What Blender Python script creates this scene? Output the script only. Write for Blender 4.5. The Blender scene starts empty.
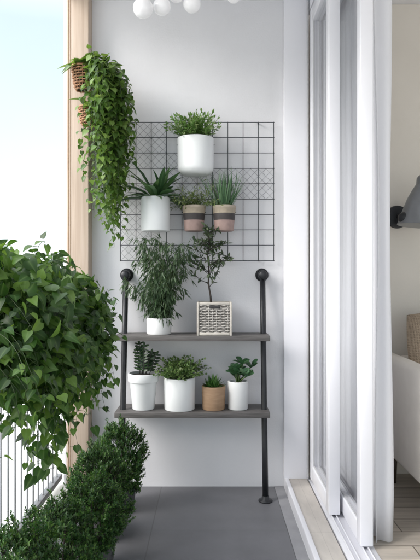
import bpy, math, random
from mathutils import Vector as V, Matrix
R = random.Random(7)
sc = bpy.context.scene
col = sc.collection
PI = math.pi
F = 567.0            # focal length of the lens in photo pixels
CZ = 1.25            # camera height

def at(px, py, d):   # a point seen at this pixel, d metres in front of the camera
    return V(((px - 210) * d / F, d, CZ - (py - 278) * d / F))

# ------------------------------------------------------------------ materials
def mat(name):
    m = bpy.data.materials.new(name); m.use_nodes = True
    nt = m.node_tree
    return m, nt, nt.nodes['Principled BSDF']

def N(nt, kind, **kw):
    n = nt.nodes.new(kind)
    for k, v in kw.items():
        setattr(n, k, v)
    return n

def ramp(nt, stops, interp='LINEAR'):
    r = nt.nodes.new('ShaderNodeValToRGB'); cr = r.color_ramp; cr.interpolation = interp
    while len(cr.elements) < len(stops):
        cr.elements.new(0.5)
    for e, (p, c) in zip(cr.elements, stops):
        e.position = p; e.color = (c[0], c[1], c[2], 1)
    return r

def surf(name, c1, c2=None, rough=.5, scale=8, bump=0., bscale=120, metallic=0., spec=.5, stretch=None, detail=5):
    """a plain surface with a little mottling and grain"""
    m, nt, b = mat(name)
    tc = N(nt, 'ShaderNodeTexCoord'); src = tc.outputs['Object']
    if stretch:
        mp = N(nt, 'ShaderNodeMapping'); mp.inputs['Scale'].default_value = stretch
        nt.links.new(src, mp.inputs['Vector']); src = mp.outputs['Vector']
    no = N(nt, 'ShaderNodeTexNoise'); no.inputs['Scale'].default_value = scale; no.inputs['Detail'].default_value = detail
    nt.links.new(src, no.inputs['Vector'])
    c2 = c2 or tuple(x * .88 for x in c1)
    r = ramp(nt, [(.3, c2), (.7, c1)])
    nt.links.new(no.outputs['Fac'], r.inputs['Fac']); nt.links.new(r.outputs['Color'], b.inputs['Base Color'])
    rr = N(nt, 'ShaderNodeMapRange'); rr.inputs['To Min'].default_value = rough * .85; rr.inputs['To Max'].default_value = min(1, rough * 1.15)
    nt.links.new(no.outputs['Fac'], rr.inputs['Value']); nt.links.new(rr.outputs['Result'], b.inputs['Roughness'])
    b.inputs['Metallic'].default_value = metallic
    b.inputs['Specular IOR Level'].default_value = spec
    if bump:
        n2 = N(nt, 'ShaderNodeTexNoise'); n2.inputs['Scale'].default_value = bscale; n2.inputs['Detail'].default_value = 4
        nt.links.new(src, n2.inputs['Vector'])
        bp = N(nt, 'ShaderNodeBump'); bp.inputs['Strength'].default_value = bump; bp.inputs['Distance'].default_value = .004
        nt.links.new(n2.outputs['Fac'], bp.inputs['Height']); nt.links.new(bp.outputs['Normal'], b.inputs['Normal'])
    return m

def leafmat(name, dark, mid, light, rough=.42, trans=.3, vein=(.16, .3, .08), veinamt=.5):
    m, nt, b = mat(name)
    g = N(nt, 'ShaderNodeNewGeometry')
    r = ramp(nt, [(0, dark), (.55, mid), (1, light)])
    nt.links.new(g.outputs['Random Per Island'], r.inputs['Fac'])
    at_ = N(nt, 'ShaderNodeAttribute', attribute_name='rib')
    pw = N(nt, 'ShaderNodeMath', operation='POWER'); pw.inputs[1].default_value = 7
    nt.links.new(at_.outputs['Fac'], pw.inputs[0])
    ml = N(nt, 'ShaderNodeMath', operation='MULTIPLY'); ml.inputs[1].default_value = veinamt
    nt.links.new(pw.outputs[0], ml.inputs[0])
    mx = N(nt, 'ShaderNodeMix', data_type='RGBA')
    nt.links.new(ml.outputs[0], mx.inputs['Factor']); nt.links.new(r.outputs['Color'], mx.inputs['A'])
    mx.inputs['B'].default_value = (*vein, 1)
    tc = N(nt, 'ShaderNodeTexCoord'); no = N(nt, 'ShaderNodeTexNoise'); no.inputs['Scale'].default_value = 45
    nt.links.new(tc.outputs['Object'], no.inputs['Vector'])
    hs = N(nt, 'ShaderNodeHueSaturation')
    mr = N(nt, 'ShaderNodeMapRange'); mr.inputs['To Min'].default_value = .75; mr.inputs['To Max'].default_value = 1.25
    nt.links.new(no.outputs['Fac'], mr.inputs['Value']); nt.links.new(mr.outputs['Result'], hs.inputs['Value'])
    nt.links.new(mx.outputs['Result'], hs.inputs['Color'])
    nt.links.new(hs.outputs['Color'], b.inputs['Base Color'])
    b.inputs['Roughness'].default_value = rough; b.inputs['Specular IOR Level'].default_value = .4
    t = N(nt, 'ShaderNodeBsdfTranslucent')
    h2 = N(nt, 'ShaderNodeHueSaturation'); h2.inputs['Hue'].default_value = .48; h2.inputs['Saturation'].default_value = 1.1; h2.inputs['Value'].default_value = 1.5
    nt.links.new(hs.outputs['Color'], h2.inputs['Color']); nt.links.new(h2.outputs['Color'], t.inputs['Color'])
    ms = N(nt, 'ShaderNodeMixShader'); ms.inputs['Fac'].default_value = trans
    nt.links.new(b.outputs['BSDF'], ms.inputs[1]); nt.links.new(t.outputs['BSDF'], ms.inputs[2])
    nt.links.new(ms.outputs['Shader'], nt.nodes['Material Output'].inputs['Surface'])
    return m

M = {}
M['plaster'] = surf('white_plaster', (.69, .69, .712), (.645, .645, .668), .75, 2.6, .25, 110)
M['ceiling'] = surf('ceiling_paint', (.78, .78, .80), None, .8, 3, .05)
M['pvc'] = surf('white_door_frame', (.77, .77, .81), (.75, .75, .79), .3, 6)
M['jamb'] = surf('white_panel', (.77, .77, .81), (.75, .75, .79), .5, 3, .05, 60)
M['greige'] = surf('greige_plaster', (.62, .585, .53), (.58, .545, .49), .8, 3, .1, 80)
M['kerbw'] = surf('white_kerb', (.74, .73, .70), (.64, .63, .60), .55, 9, .1)
M['black'] = surf('black_pipe', (.022, .024, .028), (.014, .015, .018), .42, 20, .15, 200, metallic=.3)
M['wire'] = surf('grey_black_wire', (.06, .065, .075), (.045, .05, .055), .45, 30, metallic=.3)
M['fine_wire'] = surf('fine_grey_wire', (.2, .2, .22), (.15, .15, .17), .5, 30, metallic=.3)
M['shelf'] = surf('dark_grey_wood', (.115, .108, .105), (.06, .056, .055), .55, 6, .3, 30, stretch=(1.5, 22, 22))
M['ceramic'] = surf('white_ceramic', (.70, .72, .73), (.655, .675, .685), .32, 5, .03)
M['ceramic2'] = surf('matt_white_ceramic', (.66, .67, .675), (.59, .60, .605), .55, 6, .08, 90)
M['tan'] = surf('tan_clay', (.36, .235, .145), (.27, .17, .10), .7, 14, .25, 60, stretch=(1, 1, 5))
M['soil'] = surf('dark_soil', (.03, .022, .016), (.012, .009, .007), .95, 60, 1, 120)
M['wicker'] = surf('brown_wicker', (.42, .22, .115), (.25, .125, .065), .6, 60, .4, 150)
M['rattan'] = surf('pale_grey_rattan', (.40, .385, .36), (.30, .285, .265), .65, 45, .4, 150)
M['rattan_frame'] = surf('pale_rattan_frame', (.46, .435, .395), (.37, .35, .315), .6, 40, .3, 120)
M['bark'] = surf('dark_bark', (.045, .036, .03), (.02, .016, .014), .85, 40, .6, 90)
M['stem'] = surf('green_stem', (.075, .13, .035), (.04, .075, .02), .6, 40)
M['vinestem'] = surf('vine_stem', (.04, .07, .02), (.028, .05, .015), .6, 40)
M['darkstem'] = surf('dark_stem', (.02, .025, .018), None, .6, 40)
M['railw'] = surf('grey_rail_paint', (.58, .585, .60), (.52, .525, .54), .45, 9)
M['raild'] = surf('dark_grey_paint', (.19, .193, .20), None, .5, 9)
M['trough'] = surf('dark_planter', (.05, .05, .052), None, .6, 9)
M['opal'] = surf('opal_glass', (.82, .82, .84), None, .12, 2)
M['curtain'] = surf('white_curtain', (.88, .88, .90), (.85, .85, .875), .9, 4, .25, 260, stretch=(1, 1, .2))
def cloth_through(m, amt):
    nt = m.node_tree; b = nt.nodes['Principled BSDF']; t = N(nt, 'ShaderNodeBsdfTranslucent'); t.inputs['Color'].default_value = (.9, .9, .92, 1)
    ms = N(nt, 'ShaderNodeMixShader'); ms.inputs['Fac'].default_value = amt
    nt.links.new(b.outputs[0], ms.inputs[1]); nt.links.new(t.outputs[0], ms.inputs[2]); nt.links.new(ms.outputs[0], nt.nodes['Material Output'].inputs['Surface'])
cloth_through(M['curtain'], .45)
M['sofa'] = surf('cream_linen', (.76, .72, .665), (.71, .67, .615), .9, 10, .35, 300)
M['knit'] = surf('taupe_knit', (.37, .285, .20), (.23, .17, .115), .95, 30, .8, 110)
def knit():
    m = surf('ribbed_knit', (.37, .29, .21), (.31, .24, .17), .95, 60); nt = m.node_tree; b = nt.nodes['Principled BSDF']
    tc = N(nt, 'ShaderNodeTexCoord'); wv = N(nt, 'ShaderNodeTexWave', wave_type='BANDS', bands_direction='X'); wv.inputs['Scale'].default_value = 26
    wv.inputs['Distortion'].default_value = .25; wv.inputs['Detail'].default_value = 2; wv.inputs['Detail Scale'].default_value = 3
    nt.links.new(tc.outputs['Object'], wv.inputs['Vector'])
    w2 = N(nt, 'ShaderNodeTexWave', wave_type='BANDS', bands_direction='Z'); w2.inputs['Scale'].default_value = 22; w2.inputs['Distortion'].default_value = .4
    nt.links.new(tc.outputs['Object'], w2.inputs['Vector'])
    mu = N(nt, 'ShaderNodeMath', operation='MULTIPLY'); nt.links.new(wv.outputs['Fac'], mu.inputs[0]); nt.links.new(w2.outputs['Fac'], mu.inputs[1])
    wv = mu
    bp = N(nt, 'ShaderNodeBump'); bp.inputs['Strength'].default_value = .9; bp.inputs['Distance'].default_value = .006
    nt.links.new(wv.outputs[0], bp.inputs['Height']); nt.links.new(bp.outputs['Normal'], b.inputs['Normal'])
    return m
M['knit'] = knit()
M['lampgrey'] = surf('grey_lamp_metal', (.26, .27, .285), (.21, .22, .23), .38, 12, metallic=.6)
M['darkwood'] = surf('dark_leg_wood', (.05, .035, .025), None, .5, 12)
M['rubber'] = surf('dark_rubber', (.03, .03, .032), None, .7, 12)
M['ground'] = surf('pale_paving', (.46, .46, .44), (.38, .385, .37), .9, .15)
M['seal'] = surf('pale_grey_seal', (.52, .52, .54), None, .6, 14)
M['hill'] = surf('far_hill', (.14, .17, .15), (.09, .12, .10), .95, .012)
M['drain'] = surf('pale_grey_stone', (.30, .30, .315), (.25, .25, .265), .6, 14, .15)

# opal globes: switched on faintly
# the wooden post: long vertical grain
def wood_post():
    m, nt, b = mat('pale_oak')
    tc = N(nt, 'ShaderNodeTexCoord'); mp = N(nt, 'ShaderNodeMapping'); mp.inputs['Scale'].default_value = (16, 16, .7)
    nt.links.new(tc.outputs['Object'], mp.inputs['Vector'])
    no = N(nt, 'ShaderNodeTexNoise'); no.inputs['Scale'].default_value = 3; no.inputs['Detail'].default_value = 7; no.inputs['Distortion'].default_value = .6
    nt.links.new(mp.outputs['Vector'], no.inputs['Vector'])
    r = ramp(nt, [(.25, (.37, .28, .215)), (.5, (.465, .37, .295)), (.75, (.53, .435, .36))])
    nt.links.new(no.outputs['Fac'], r.inputs['Fac']); nt.links.new(r.outputs['Color'], b.inputs['Base Color'])
    bp = N(nt, 'ShaderNodeBump'); bp.inputs['Strength'].default_value = .2; bp.inputs['Distance'].default_value = .003
    nt.links.new(no.outputs['Fac'], bp.inputs['Height']); nt.links.new(bp.outputs['Normal'], b.inputs['Normal'])
    b.inputs['Roughness'].default_value = .55
    return m
M['oak'] = wood_post()

def bricks(name, c1, c2, mortar, w, h, msize, offset, loc=(0, 0, 0), rot=0, rough=.5, noise=.25, nscale=(5, 5, 5), bump=.15, spec=.5):
    m, nt, b = mat(name)
    tc = N(nt, 'ShaderNodeTexCoord'); mp = N(nt, 'ShaderNodeMapping')
    mp.inputs['Location'].default_value = loc; mp.inputs['Rotation'].default_value = (0, 0, rot)
    nt.links.new(tc.outputs['Object'], mp.inputs['Vector'])
    br = N(nt, 'ShaderNodeTexBrick'); br.offset = offset; br.squash = 1
    br.inputs['Scale'].default_value = 1; br.inputs['Brick Width'].default_value = w; br.inputs['Row Height'].default_value = h
    br.inputs['Mortar Size'].default_value = msize; br.inputs['Mortar Smooth'].default_value = .2
    br.inputs['Color1'].default_value = (*c1, 1); br.inputs['Color2'].default_value = (*c2, 1); br.inputs['Mortar'].default_value = (*mortar, 1)
    nt.links.new(mp.outputs['Vector'], br.inputs['Vector'])
    m2 = N(nt, 'ShaderNodeMapping'); m2.inputs['Scale'].default_value = nscale
    nt.links.new(mp.outputs['Vector'], m2.inputs['Vector'])
    no = N(nt, 'ShaderNodeTexNoise'); no.inputs['Scale'].default_value = 1; no.inputs['Detail'].default_value = 8; no.inputs['Roughness'].default_value = .65
    nt.links.new(m2.outputs['Vector'], no.inputs['Vector'])
    hs = N(nt, 'ShaderNodeHueSaturation'); mr = N(nt, 'ShaderNodeMapRange')
    mr.inputs['From Min'].default_value = .25; mr.inputs['From Max'].default_value = .75
    mr.inputs['To Min'].default_value = 1 - noise; mr.inputs['To Max'].default_value = 1 + noise
    nt.links.new(no.outputs['Fac'], mr.inputs['Value']); nt.links.new(mr.outputs['Result'], hs.inputs['Value'])
    nt.links.new(br.outputs['Color'], hs.inputs['Color']); nt.links.new(hs.outputs['Color'], b.inputs['Base Color'])
    mr2 = N(nt, 'ShaderNodeMapRange'); mr2.inputs['To Min'].default_value = rough - .12; mr2.inputs['To Max'].default_value = rough + .12
    nt.links.new(no.outputs['Fac'], mr2.inputs['Value']); nt.links.new(mr2.outputs['Result'], b.inputs['Roughness'])
    b.inputs['Specular IOR Level'].default_value = spec
    bp = N(nt, 'ShaderNodeBump'); bp.inputs['Strength'].default_value = bump; bp.inputs['Distance'].default_value = .002; bp.invert = True
    nt.links.new(br.outputs['Fac'], bp.inputs['Height']); nt.links.new(bp.outputs['Normal'], b.inputs['Normal'])
    return m
M['tile'] = bricks('grey_floor_tile', (.150, .151, .163), (.136, .137, .149), (.10, .10, .108), .675, .6, .003, 0, loc=(.29, .19, 0), rough=.5, noise=.22, nscale=(3, 3, 3))
M['sill'] = bricks('pale_stone_sill', (.50, .465, .425), (.47, .435, .40), (.40, .37, .34), .3, .75, .0012, 0, loc=(.0, .05, 0), rough=.5, noise=.2, nscale=(10, 4, 5))
M['planks'] = bricks('pale_floor_planks', (.48, .43, .375), (.39, .35, .30), (.14, .12, .10), .9, .14, .003, .37, rough=.45, noise=.3, nscale=(2.5, 30, 5))

def glass():
    m, nt, b = mat('door_glass')
    nt.nodes.remove(b)
    t = N(nt, 'ShaderNodeBsdfTransparent'); t.inputs['Color'].default_value = (.985, .99, .995, 1)
    g = N(nt, 'ShaderNodeBsdfGlossy'); g.inputs['Roughness'].default_value = .02
    fr = N(nt, 'ShaderNodeFresnel')
    ge = N(nt, 'ShaderNodeNewGeometry'); mr = N(nt, 'ShaderNodeMapRange')
    mr.inputs['To Min'].default_value = 1.45; mr.inputs['To Max'].default_value = 1/1.45      # both faces of the pane reflect alike
    nt.links.new(ge.outputs['Backfacing'], mr.inputs['Value']); nt.links.new(mr.outputs['Result'], fr.inputs['IOR'])
    ms = N(nt, 'ShaderNodeMixShader')
    nt.links.new(fr.outputs[0], ms.inputs['Fac']); nt.links.new(t.outputs[0], ms.inputs[1]); nt.links.new(g.outputs[0], ms.inputs[2])
    nt.links.new(ms.outputs[0], nt.nodes['Material Output'].inputs['Surface'])
    return m
M['glass'] = glass()

def banded():
    m, nt, b = mat('banded_clay')
    tc = N(nt, 'ShaderNodeTexCoord'); sx = N(nt, 'ShaderNodeSeparateXYZ')
    nt.links.new(tc.outputs['Generated'], sx.inputs[0])
    r = ramp(nt, [(0, (.29, .205, .185)), (.42, (.04, .035, .035)), (.68, (.30, .255, .195)), (.9, (.35, .30, .24))], 'CONSTANT')
    nt.links.new(sx.outputs['Z'], r.inputs['Fac'])
    no = N(nt, 'ShaderNodeTexNoise'); no.inputs['Scale'].default_value = 40; nt.links.new(tc.outputs['Object'], no.inputs['Vector'])
    hs = N(nt, 'ShaderNodeHueSaturation'); mr = N(nt, 'ShaderNodeMapRange'); mr.inputs['To Min'].default_value = .7; mr.inputs['To Max'].default_value = 1.3
    nt.links.new(no.outputs['Fac'], mr.inputs['Value']); nt.links.new(mr.outputs['Result'], hs.inputs['Value'])
    nt.links.new(r.outputs['Color'], hs.inputs['Color']); nt.links.new(hs.outputs['Color'], b.inputs['Base Color'])
    b.inputs['Roughness'].default_value = .7
    return m
M['banded'] = banded()

M['pothos'] = leafmat('trailing_leaf', (.012, .038, .007), (.031, .088, .014), (.11, .20, .040), .42, .40, (.13, .22, .07), .45)
M['vine'] = leafmat('vine_leaf', (.035, .085, .014), (.075, .155, .026), (.19, .29, .075), .36, .38, (.18, .27, .09), .4)
M['shrub'] = leafmat('shrub_leaf', (.013, .048, .011), (.030, .092, .018), (.095, .18, .04), .45, .28, (.05, .12, .04), .3)
M['herb'] = leafmat('herb_leaf', (.06, .14, .03), (.11, .22, .05), (.26, .34, .16), .45, .3)
M['fern'] = leafmat('strap_leaf', (.022, .062, .022), (.042, .105, .036), (.085, .165, .06), .38, .25, (.09, .17, .08), .5)
M['fine'] = leafmat('fine_leaf', (.08, .115, .035), (.13, .18, .06), (.23, .26, .12), .5, .3)
M['grass'] = leafmat('grass_blade', (.05, .115, .055), (.085, .175, .09), (.17, .27, .16), .5, .25)
M['bamboo'] = leafmat('narrow_leaf', (.020, .045, .022), (.034, .066, .031), (.075, .12, .06), .48, .22)
M['olive'] = leafmat('olive_leaf', (.025, .042, .024), (.045, .065, .036), (.09, .11, .07), .5, .2)
M['zz'] = leafmat('dark_glossy_leaf', (.010, .022, .014), (.016, .034, .019), (.03, .055, .03), .3, .1)
M['round'] = leafmat('round_leaf', (.04, .09, .025), (.085, .15, .042), (.20, .27, .11), .45, .28)
M['succulent'] = leafmat('succulent_leaf', (.03, .09, .02), (.05, .14, .03), (.09, .19, .05), .4, .2)
M['fat'] = leafmat('fleshy_leaf', (.035, .10, .045), (.06, .15, .065), (.11, .21, .10), .36, .2, (.08, .17, .09), .3)

# ------------------------------------------------------------------ mesh builder
OFF = {}
class MB:
    def __init__(s): s.v = []; s.f = []; s.rib = {}
    def box(s, x0, x1, y0, y1, z0, z1):
        b = len(s.v)
        s.v += [V(p) for p in ((x0,y0,z0),(x1,y0,z0),(x1,y1,z0),(x0,y1,z0),(x0,y0,z1),(x1,y0,z1),(x1,y1,z1),(x0,y1,z1))]
        s.f += [tuple(b+i for i in q) for q in ((0,3,2,1),(4,5,6,7),(0,1,5,4),(1,2,6,5),(2,3,7,6),(3,0,4,7))]
        return s
    def tube(s, pts, rad, n=8, closed=False):
        pts = [V(p) for p in pts]; k = len(pts)
        rads = rad if isinstance(rad, (list, tuple)) else [rad] * k
        b = len(s.v); up = None
        for i, p in enumerate(pts):
            if closed: t = pts[(i+1) % k] - pts[i-1]
            else: t = pts[min(i+1, k-1)] - pts[max(i-1, 0)]
            t = t.normalized() if t.length > 1e-9 else V((0,0,1))
            if up is None:
                up = V((0,0,1)) if abs(t.z) < .9 else V((1,0,0))
            a = t.cross(up)
            if a.length < 1e-6: a = t.cross(V((.3,1,.2)))
            a.normalize(); c = a.cross(t).normalized(); up = c
            for j in range(n):
                w = 2*PI*j/n
                s.v.append(p + (a*math.cos(w) + c*math.sin(w)) * rads[i])
        for i in range(k if closed else k-1):
            i2 = (i+1) % k
            for j in range(n):
                j2 = (j+1) % n
                s.f.append((b+i*n+j, b+i*n+j2, b+i2*n+j2, b+i2*n+j))
        if not closed:
            s.f.append(tuple(b+j for j in reversed(range(n)))); s.f.append(tuple(b+(k-1)*n+j for j in range(n)))
        return s
    def lathe(s, c, prof, n=40, mtx=None):
        c = V(c); b = len(s.v); k = len(prof)
        for r, z in prof:
            for j in range(n):
                w = 2*PI*j/n; p = V((r*math.cos(w), r*math.sin(w), z))
                if mtx: p = mtx @ p
                s.v.append(c + p)
        for i in range(k-1):
            for j in range(n):
                j2 = (j+1) % n
                s.f.append((b+i*n+j, b+i*n+j2, b+(i+1)*n+j2, b+(i+1)*n+j))
        if prof[0][0] > 1e-5: s.f.append(tuple(b+j for j in reversed(range(n))))
        if prof[-1][0] > 1e-5: s.f.append(tuple(b+(k-1)*n+j for j in range(n)))
        return s
    def sphere(s, c, r, n=28, m=16, sz=1):
        return s.lathe(c, [(max(1e-6, r*math.sin(PI*i/m)), -r*sz*math.cos(PI*i/m)) for i in range(m+1)], n)
    def leaf(s, p, d, n, L, W, prof, fold=.25, droop=.3, twist=0., lobe=0.):
        d = d.normalized(); side = d.cross(n)
        if side.length < 1e-5: side = d.cross(V((.31,.52,.8)))
        side.normalize(); n = side.cross(d).normalized()
        b = len(s.v); k = len(prof)
        for i, (t, w) in enumerate(prof):
            c = p + d*(L*t) - n*(droop*L*t*t)
            sd = side
            if twist: sd = side*math.cos(twist*t) + n*math.sin(twist*t)
            if i == k-1 and w == 0:
                s.v.append(c); s.rib[len(s.v)-1] = 1
            else:
                e = sd*(w*W*.5); u = n*(fold*w*W*.5); back = d*(-lobe*L) if i == 0 else V((0,0,0))
                s.v += [c - e + u + back, c, c + e + u + back]
                s.rib[b+3*i+1] = 1
        for i in range(k-1):
            a = b+3*i
            if i == k-2 and prof[-1][1] == 0:
                s.f += [(a, a+1, a+3), (a+1, a+2, a+3)]
            else:
                s.f += [(a, a+1, a+4, a+3), (a+1, a+2, a+5, a+4)]
        return s
    def build(s, name, m, parent=None, smooth=True, origin=None, bevel=0, segs=3, subsurf=0, auto=None):
        o = V(origin) if origin is not None else (OFF[parent.name] if parent else V((0,0,0)))
        me = bpy.data.meshes.new(name)
        me.from_pydata([tuple(p - o) for p in s.v], [], s.f)
        if s.rib:
            a = me.attributes.new('rib', 'FLOAT', 'POINT')
            d = [0.]*len(s.v)
            for i in s.rib: d[i] = 1.
            a.data.foreach_set('value', d)
        else:
            me.validate()
        me.materials.append(m if not isinstance(m, str) else M[m])
        if smooth: me.polygons.foreach_set('use_smooth', [True]*len(me.polygons))
        me.update()
        ob = bpy.data.objects.new(name, me); col.objects.link(ob)
        if auto is not None:
            try: me.set_sharp_from_angle(angle=math.radians(auto))
            except Exception: pass
        OFF[ob.name] = o
        if parent: ob.parent = parent
        else: ob.location = o
        if bevel:
            md = ob.modifiers.new('bevel', 'BEVEL'); md.width = bevel; md.segments = segs; md.limit_method = 'ANGLE'
            md.angle_limit = math.radians(40)
        if subsurf:
            md = ob.modifiers.new('subsurf', 'SUBSURF'); md.levels = md.render_levels = subsurf
        return ob

def tag(o, label, cat, group=None, kind=None):
    o['label'] = label; o['category'] = cat
    if group: o['group'] = group
    if kind: o['kind'] = kind
    return o
def thing(name, label, cat, loc, group=None):
    o = bpy.data.objects.new(name, None); col.objects.link(o)
    o.location = V(loc); o.empty_display_size = .05; OFF[o.name] = V(loc)
    return tag(o, label, cat, group)
def struct(o):
    o['kind'] = 'structure'; return o

def boxes(*bs):
    m = MB()
    for b in bs: m.box(*b)
    return m

HEART = [(0, .55), (.10, .93), (.28, 1), (.52, .78), (.78, .36), (1, 0)]
LANCE = [(0, .1), (.2, .72), (.45, 1), (.72, .68), (.9, .28), (1, 0)]
SIMPLE = [(0, .15), (.42, 1), (1, 0)]
OVAL = [(0, .2), (.2, .78), (.5, 1), (.8, .75), (1, 0)]
BLADE = [(0, .8), (.25, 1), (.5, .9), (.75, .6), (1, 0)]
SPATULA = [(0, .22), (.2, .5), (.5, .95), (.75, 1), (.92, .62), (1, 0)]

def rnd(a, b): return R.uniform(a, b)
def rdir():
    while 1:
        v = V((rnd(-1,1), rnd(-1,1), rnd(-1,1)))
        if .05 < v.length < 1: return v.normalized()
def polar(az, el): return V((math.cos(az)*math.cos(el), math.sin(az)*math.cos(el), math.sin(el)))

# ------------------------------------------------------------------ the setting
WY = 3.40            # back wall
CH = 2.915           # ceiling height
ZS = .06             # sill and room floor
struct(boxes((-.90, .44, -2.2, WY, -.15, 0)).build('balcony_floor', 'tile', smooth=False))
struct(boxes((.385, .4405, -2.2, WY-.001, -.10, .004)).build('floor_border', 'drain', smooth=False))
struct(boxes((-.866, .585, -2.2, WY, CH, CH+.22)).build('balcony_ceiling', 'ceiling', smooth=False))
struct(boxes((.724, 4.4, -2.2, WY+.05, -.1, ZS)).build('bedroom_floor', 'planks', smooth=False))
struct(boxes((.72, 4.4, -2.2, WY+.2, CH+.002, CH+.22)).build('bedroom_ceiling', 'ceiling', smooth=False))
g = MB(); g.box(-3000, 3000, -3000, 3000, -3.4, -3.2); struct(g.build('ground', 'ground', smooth=False))
hm = MB(); n = 200
rows = []
for i in range(n+1):
    a = math.radians(70 + 130*i/n)
    q = max(0, min(1, (math.degrees(a)-105.5)/6)); h = 3 + (58 + 5*math.sin(i*.83+1) + 3*math.sin(i*2.1))*q*q*(3-2*q)
    for rr, hh in ((760, -4), (900, h*.62), (1040, h), (1300, h*.4), (1500, -4)):
        hm.v.append(V((rr*math.cos(a), rr*math.sin(a), hh + (rnd(-3, 3) if hh > 0 else 0))))
for i in range(n):
    for j in range(4):
        hm.f.append((i*5+j, (i+1)*5+j, (i+1)*5+j+1, i*5+j+1))
struct(hm.build('hills', 'hill'))

tag(boxes((-.866, .581, WY, WY+.2, -.15, CH)).build('plaster_wall', 'plaster', smooth=False, origin=(0, WY, 0)),
    'plain pale grey plaster wall behind the shelf and wire grid', 'wall', kind='thing')
tag(boxes((.585, 4.4, WY+.05, WY+.2, -.1, CH)).build('bedroom_wall', 'greige', smooth=False, origin=(2, WY+.05, ZS)),
    'greige wall inside the room behind the wall lamp and sofa', 'wall', kind='thing')
w = boxes((4.4, 4.55, -2.2, -1.5, -.1, CH), (4.4, 4.55, -1.5, 3.0, -.1, .5), (4.4, 4.55, -1.5, 3.0, 2.65, CH), (4.4, 4.55, 3.0, WY+.2, -.1, CH))  # the opening is added, out of view, so sky light brightens the room
tag(w.build('side_wall', 'greige', smooth=False, origin=(4.4, 1, ZS)), 'greige side wall of the room with an opening added out of view to let in light', 'wall', kind='thing')

# white panel beside the sliding doors
t = thing('door_jamb', 'tall smooth white panel between the grey wall and the sliding doors', 'door jamb', (.51, WY-.02, ZS))
boxes((.4385, .575, WY-.045, WY-.001, ZS, CH-.001)).build('jamb_panel', 'jamb', t, bevel=.003, segs=2)
boxes((.5755, .581, WY-.06, WY-.002, ZS+.002, CH-.002)).build('seal_strip', 'seal', t, smooth=False)
# sill
t = thing('door_sill', 'pale stone door sill with a white raised edge and white track', 'sill', (.52, 1.2, 0))
boxes((.4661, .5745, -2.2, WY-.003, 0, ZS)).build('stone_slab', 'sill', t, smooth=False)
boxes((.441, .466, -2.2, WY-.002, 0, ZS+.006)).build('edge_strip', 'pvc', t, bevel=.004)
boxes((.5746, .5815, -2.2, WY-.06, 0, ZS-.012)).build('gap', 'drain', t, smooth=False)
boxes((.582, .723, -2.2, WY-.002, 0, ZS+.004), (.600, .606, -2.2, WY-.003, ZS+.004, ZS+.016), (.623, .629, -2.2, WY-.003, ZS+.004, ZS+.016),
      (.664, .670, -2.2, WY-.003, ZS+.004, ZS+.016), (.688, .694, -2.2, WY-.003, ZS+.004, ZS+.016)).build('track', 'pvc', t, bevel=.002, segs=2)
# head rail above the doors
tag(boxes((.586, .719, -2.2, WY-.002, CH-.09, CH+.2)).build('door_head', 'pvc', smooth=False, origin=(.65, 1, CH-.09)), 'white head rail running above the sliding doors', 'door frame', kind='thing')

def sliding_door(x0, x1, y0, y1, label):
    t = thing('sliding_door', label, 'door', ((x0+x1)/2, (y0+y1)/2, ZS+.018), 'white sliding glass doors')
    z0, z1, s = ZS+.018, CH-.1, .065
    xm = (x0+x1)/2
    boxes((x0, x1, y0, y0+s, z0, z1)).build('stile', 'pvc', t, bevel=.005)
    boxes((x0, x1, y1-s, y1, z0, z1)).build('stile', 'pvc', t, bevel=.005)
    boxes((x0+.002, x1-.002, y0+s+.0005, y1-s-.0005, z0, z0+.085)).build('bottom_rail', 'pvc', t, bevel=.005)
    boxes((x0+.002, x1-.002, y0+s+.0005, y1-s-.0005, z1-.085, z1)).build('top_rail', 'pvc', t, bevel=.005)
    boxes((xm-.006, xm+.006, y0+s-.004, y1-s+.004, z0+.081, z1-.081)).build('pane', 'glass', t, smooth=False)
    g = MB()
    for xx in (x0+.010, x1-.016):
        g.box(xx, xx+.006, y0+s+.001, y0+s+.007, z0+.086, z1-.086); g.box(xx, xx+.006, y1-s-.007, y1-s-.001, z0+.086, z1-.086)
        g.box(xx, xx+.006, y0+s+.008, y1-s-.008, z0+.086, z0+.092)
    g.build('glazing_seal', 'seal', t, smooth=False)
    boxes((x0+.012, x1-.012, y0-.004, y0-.0005, .95, 1.13)).build('pull_recess', 'lampgrey', t, bevel=.0015)if False else None
    return t
sliding_door(.586, .644, 2.80, 3.335, 'white framed sliding glass door panel on the outer track beside the wall panel')
sliding_door(.656, .712, 2.47, 3.335, 'white framed sliding glass door panel on the inner track, in front of the curtain')

# curtain
cm = MB(); ny, nz = 150, 14
for k in range(nz+1):
    z = ZS + .012 + (CH - .12 - ZS) * k / nz
    for i in range(ny+1):
        u = i/ny
        a = u*2*PI*7.5
        am = .040 + .006*math.sin(k*.6+u*9)
        y = 2.515 + .83*u + .022*math.sin(2*a+.4) + .008*math.sin(k*.5)
        x = .782 - am*math.cos(a) + .006*math.sin(3.1*u*7+k*.35)
        if k == 0: x += .004*math.sin(a*2)
        cm.v.append(V((x, y, z)))
for k in range(nz):
    for i in range(ny):
        b = k*(ny+1)+i
        cm.f.append((b, b+1, b+ny+2, b+ny+1))
co = cm.build('curtain', 'curtain', origin=(.782, 2.95, ZS))
md = co.modifiers.new('solid', 'SOLIDIFY'); md.thickness = .003
tag(co, 'long white curtain gathered in folds behind the sliding doors', 'curtain')

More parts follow.
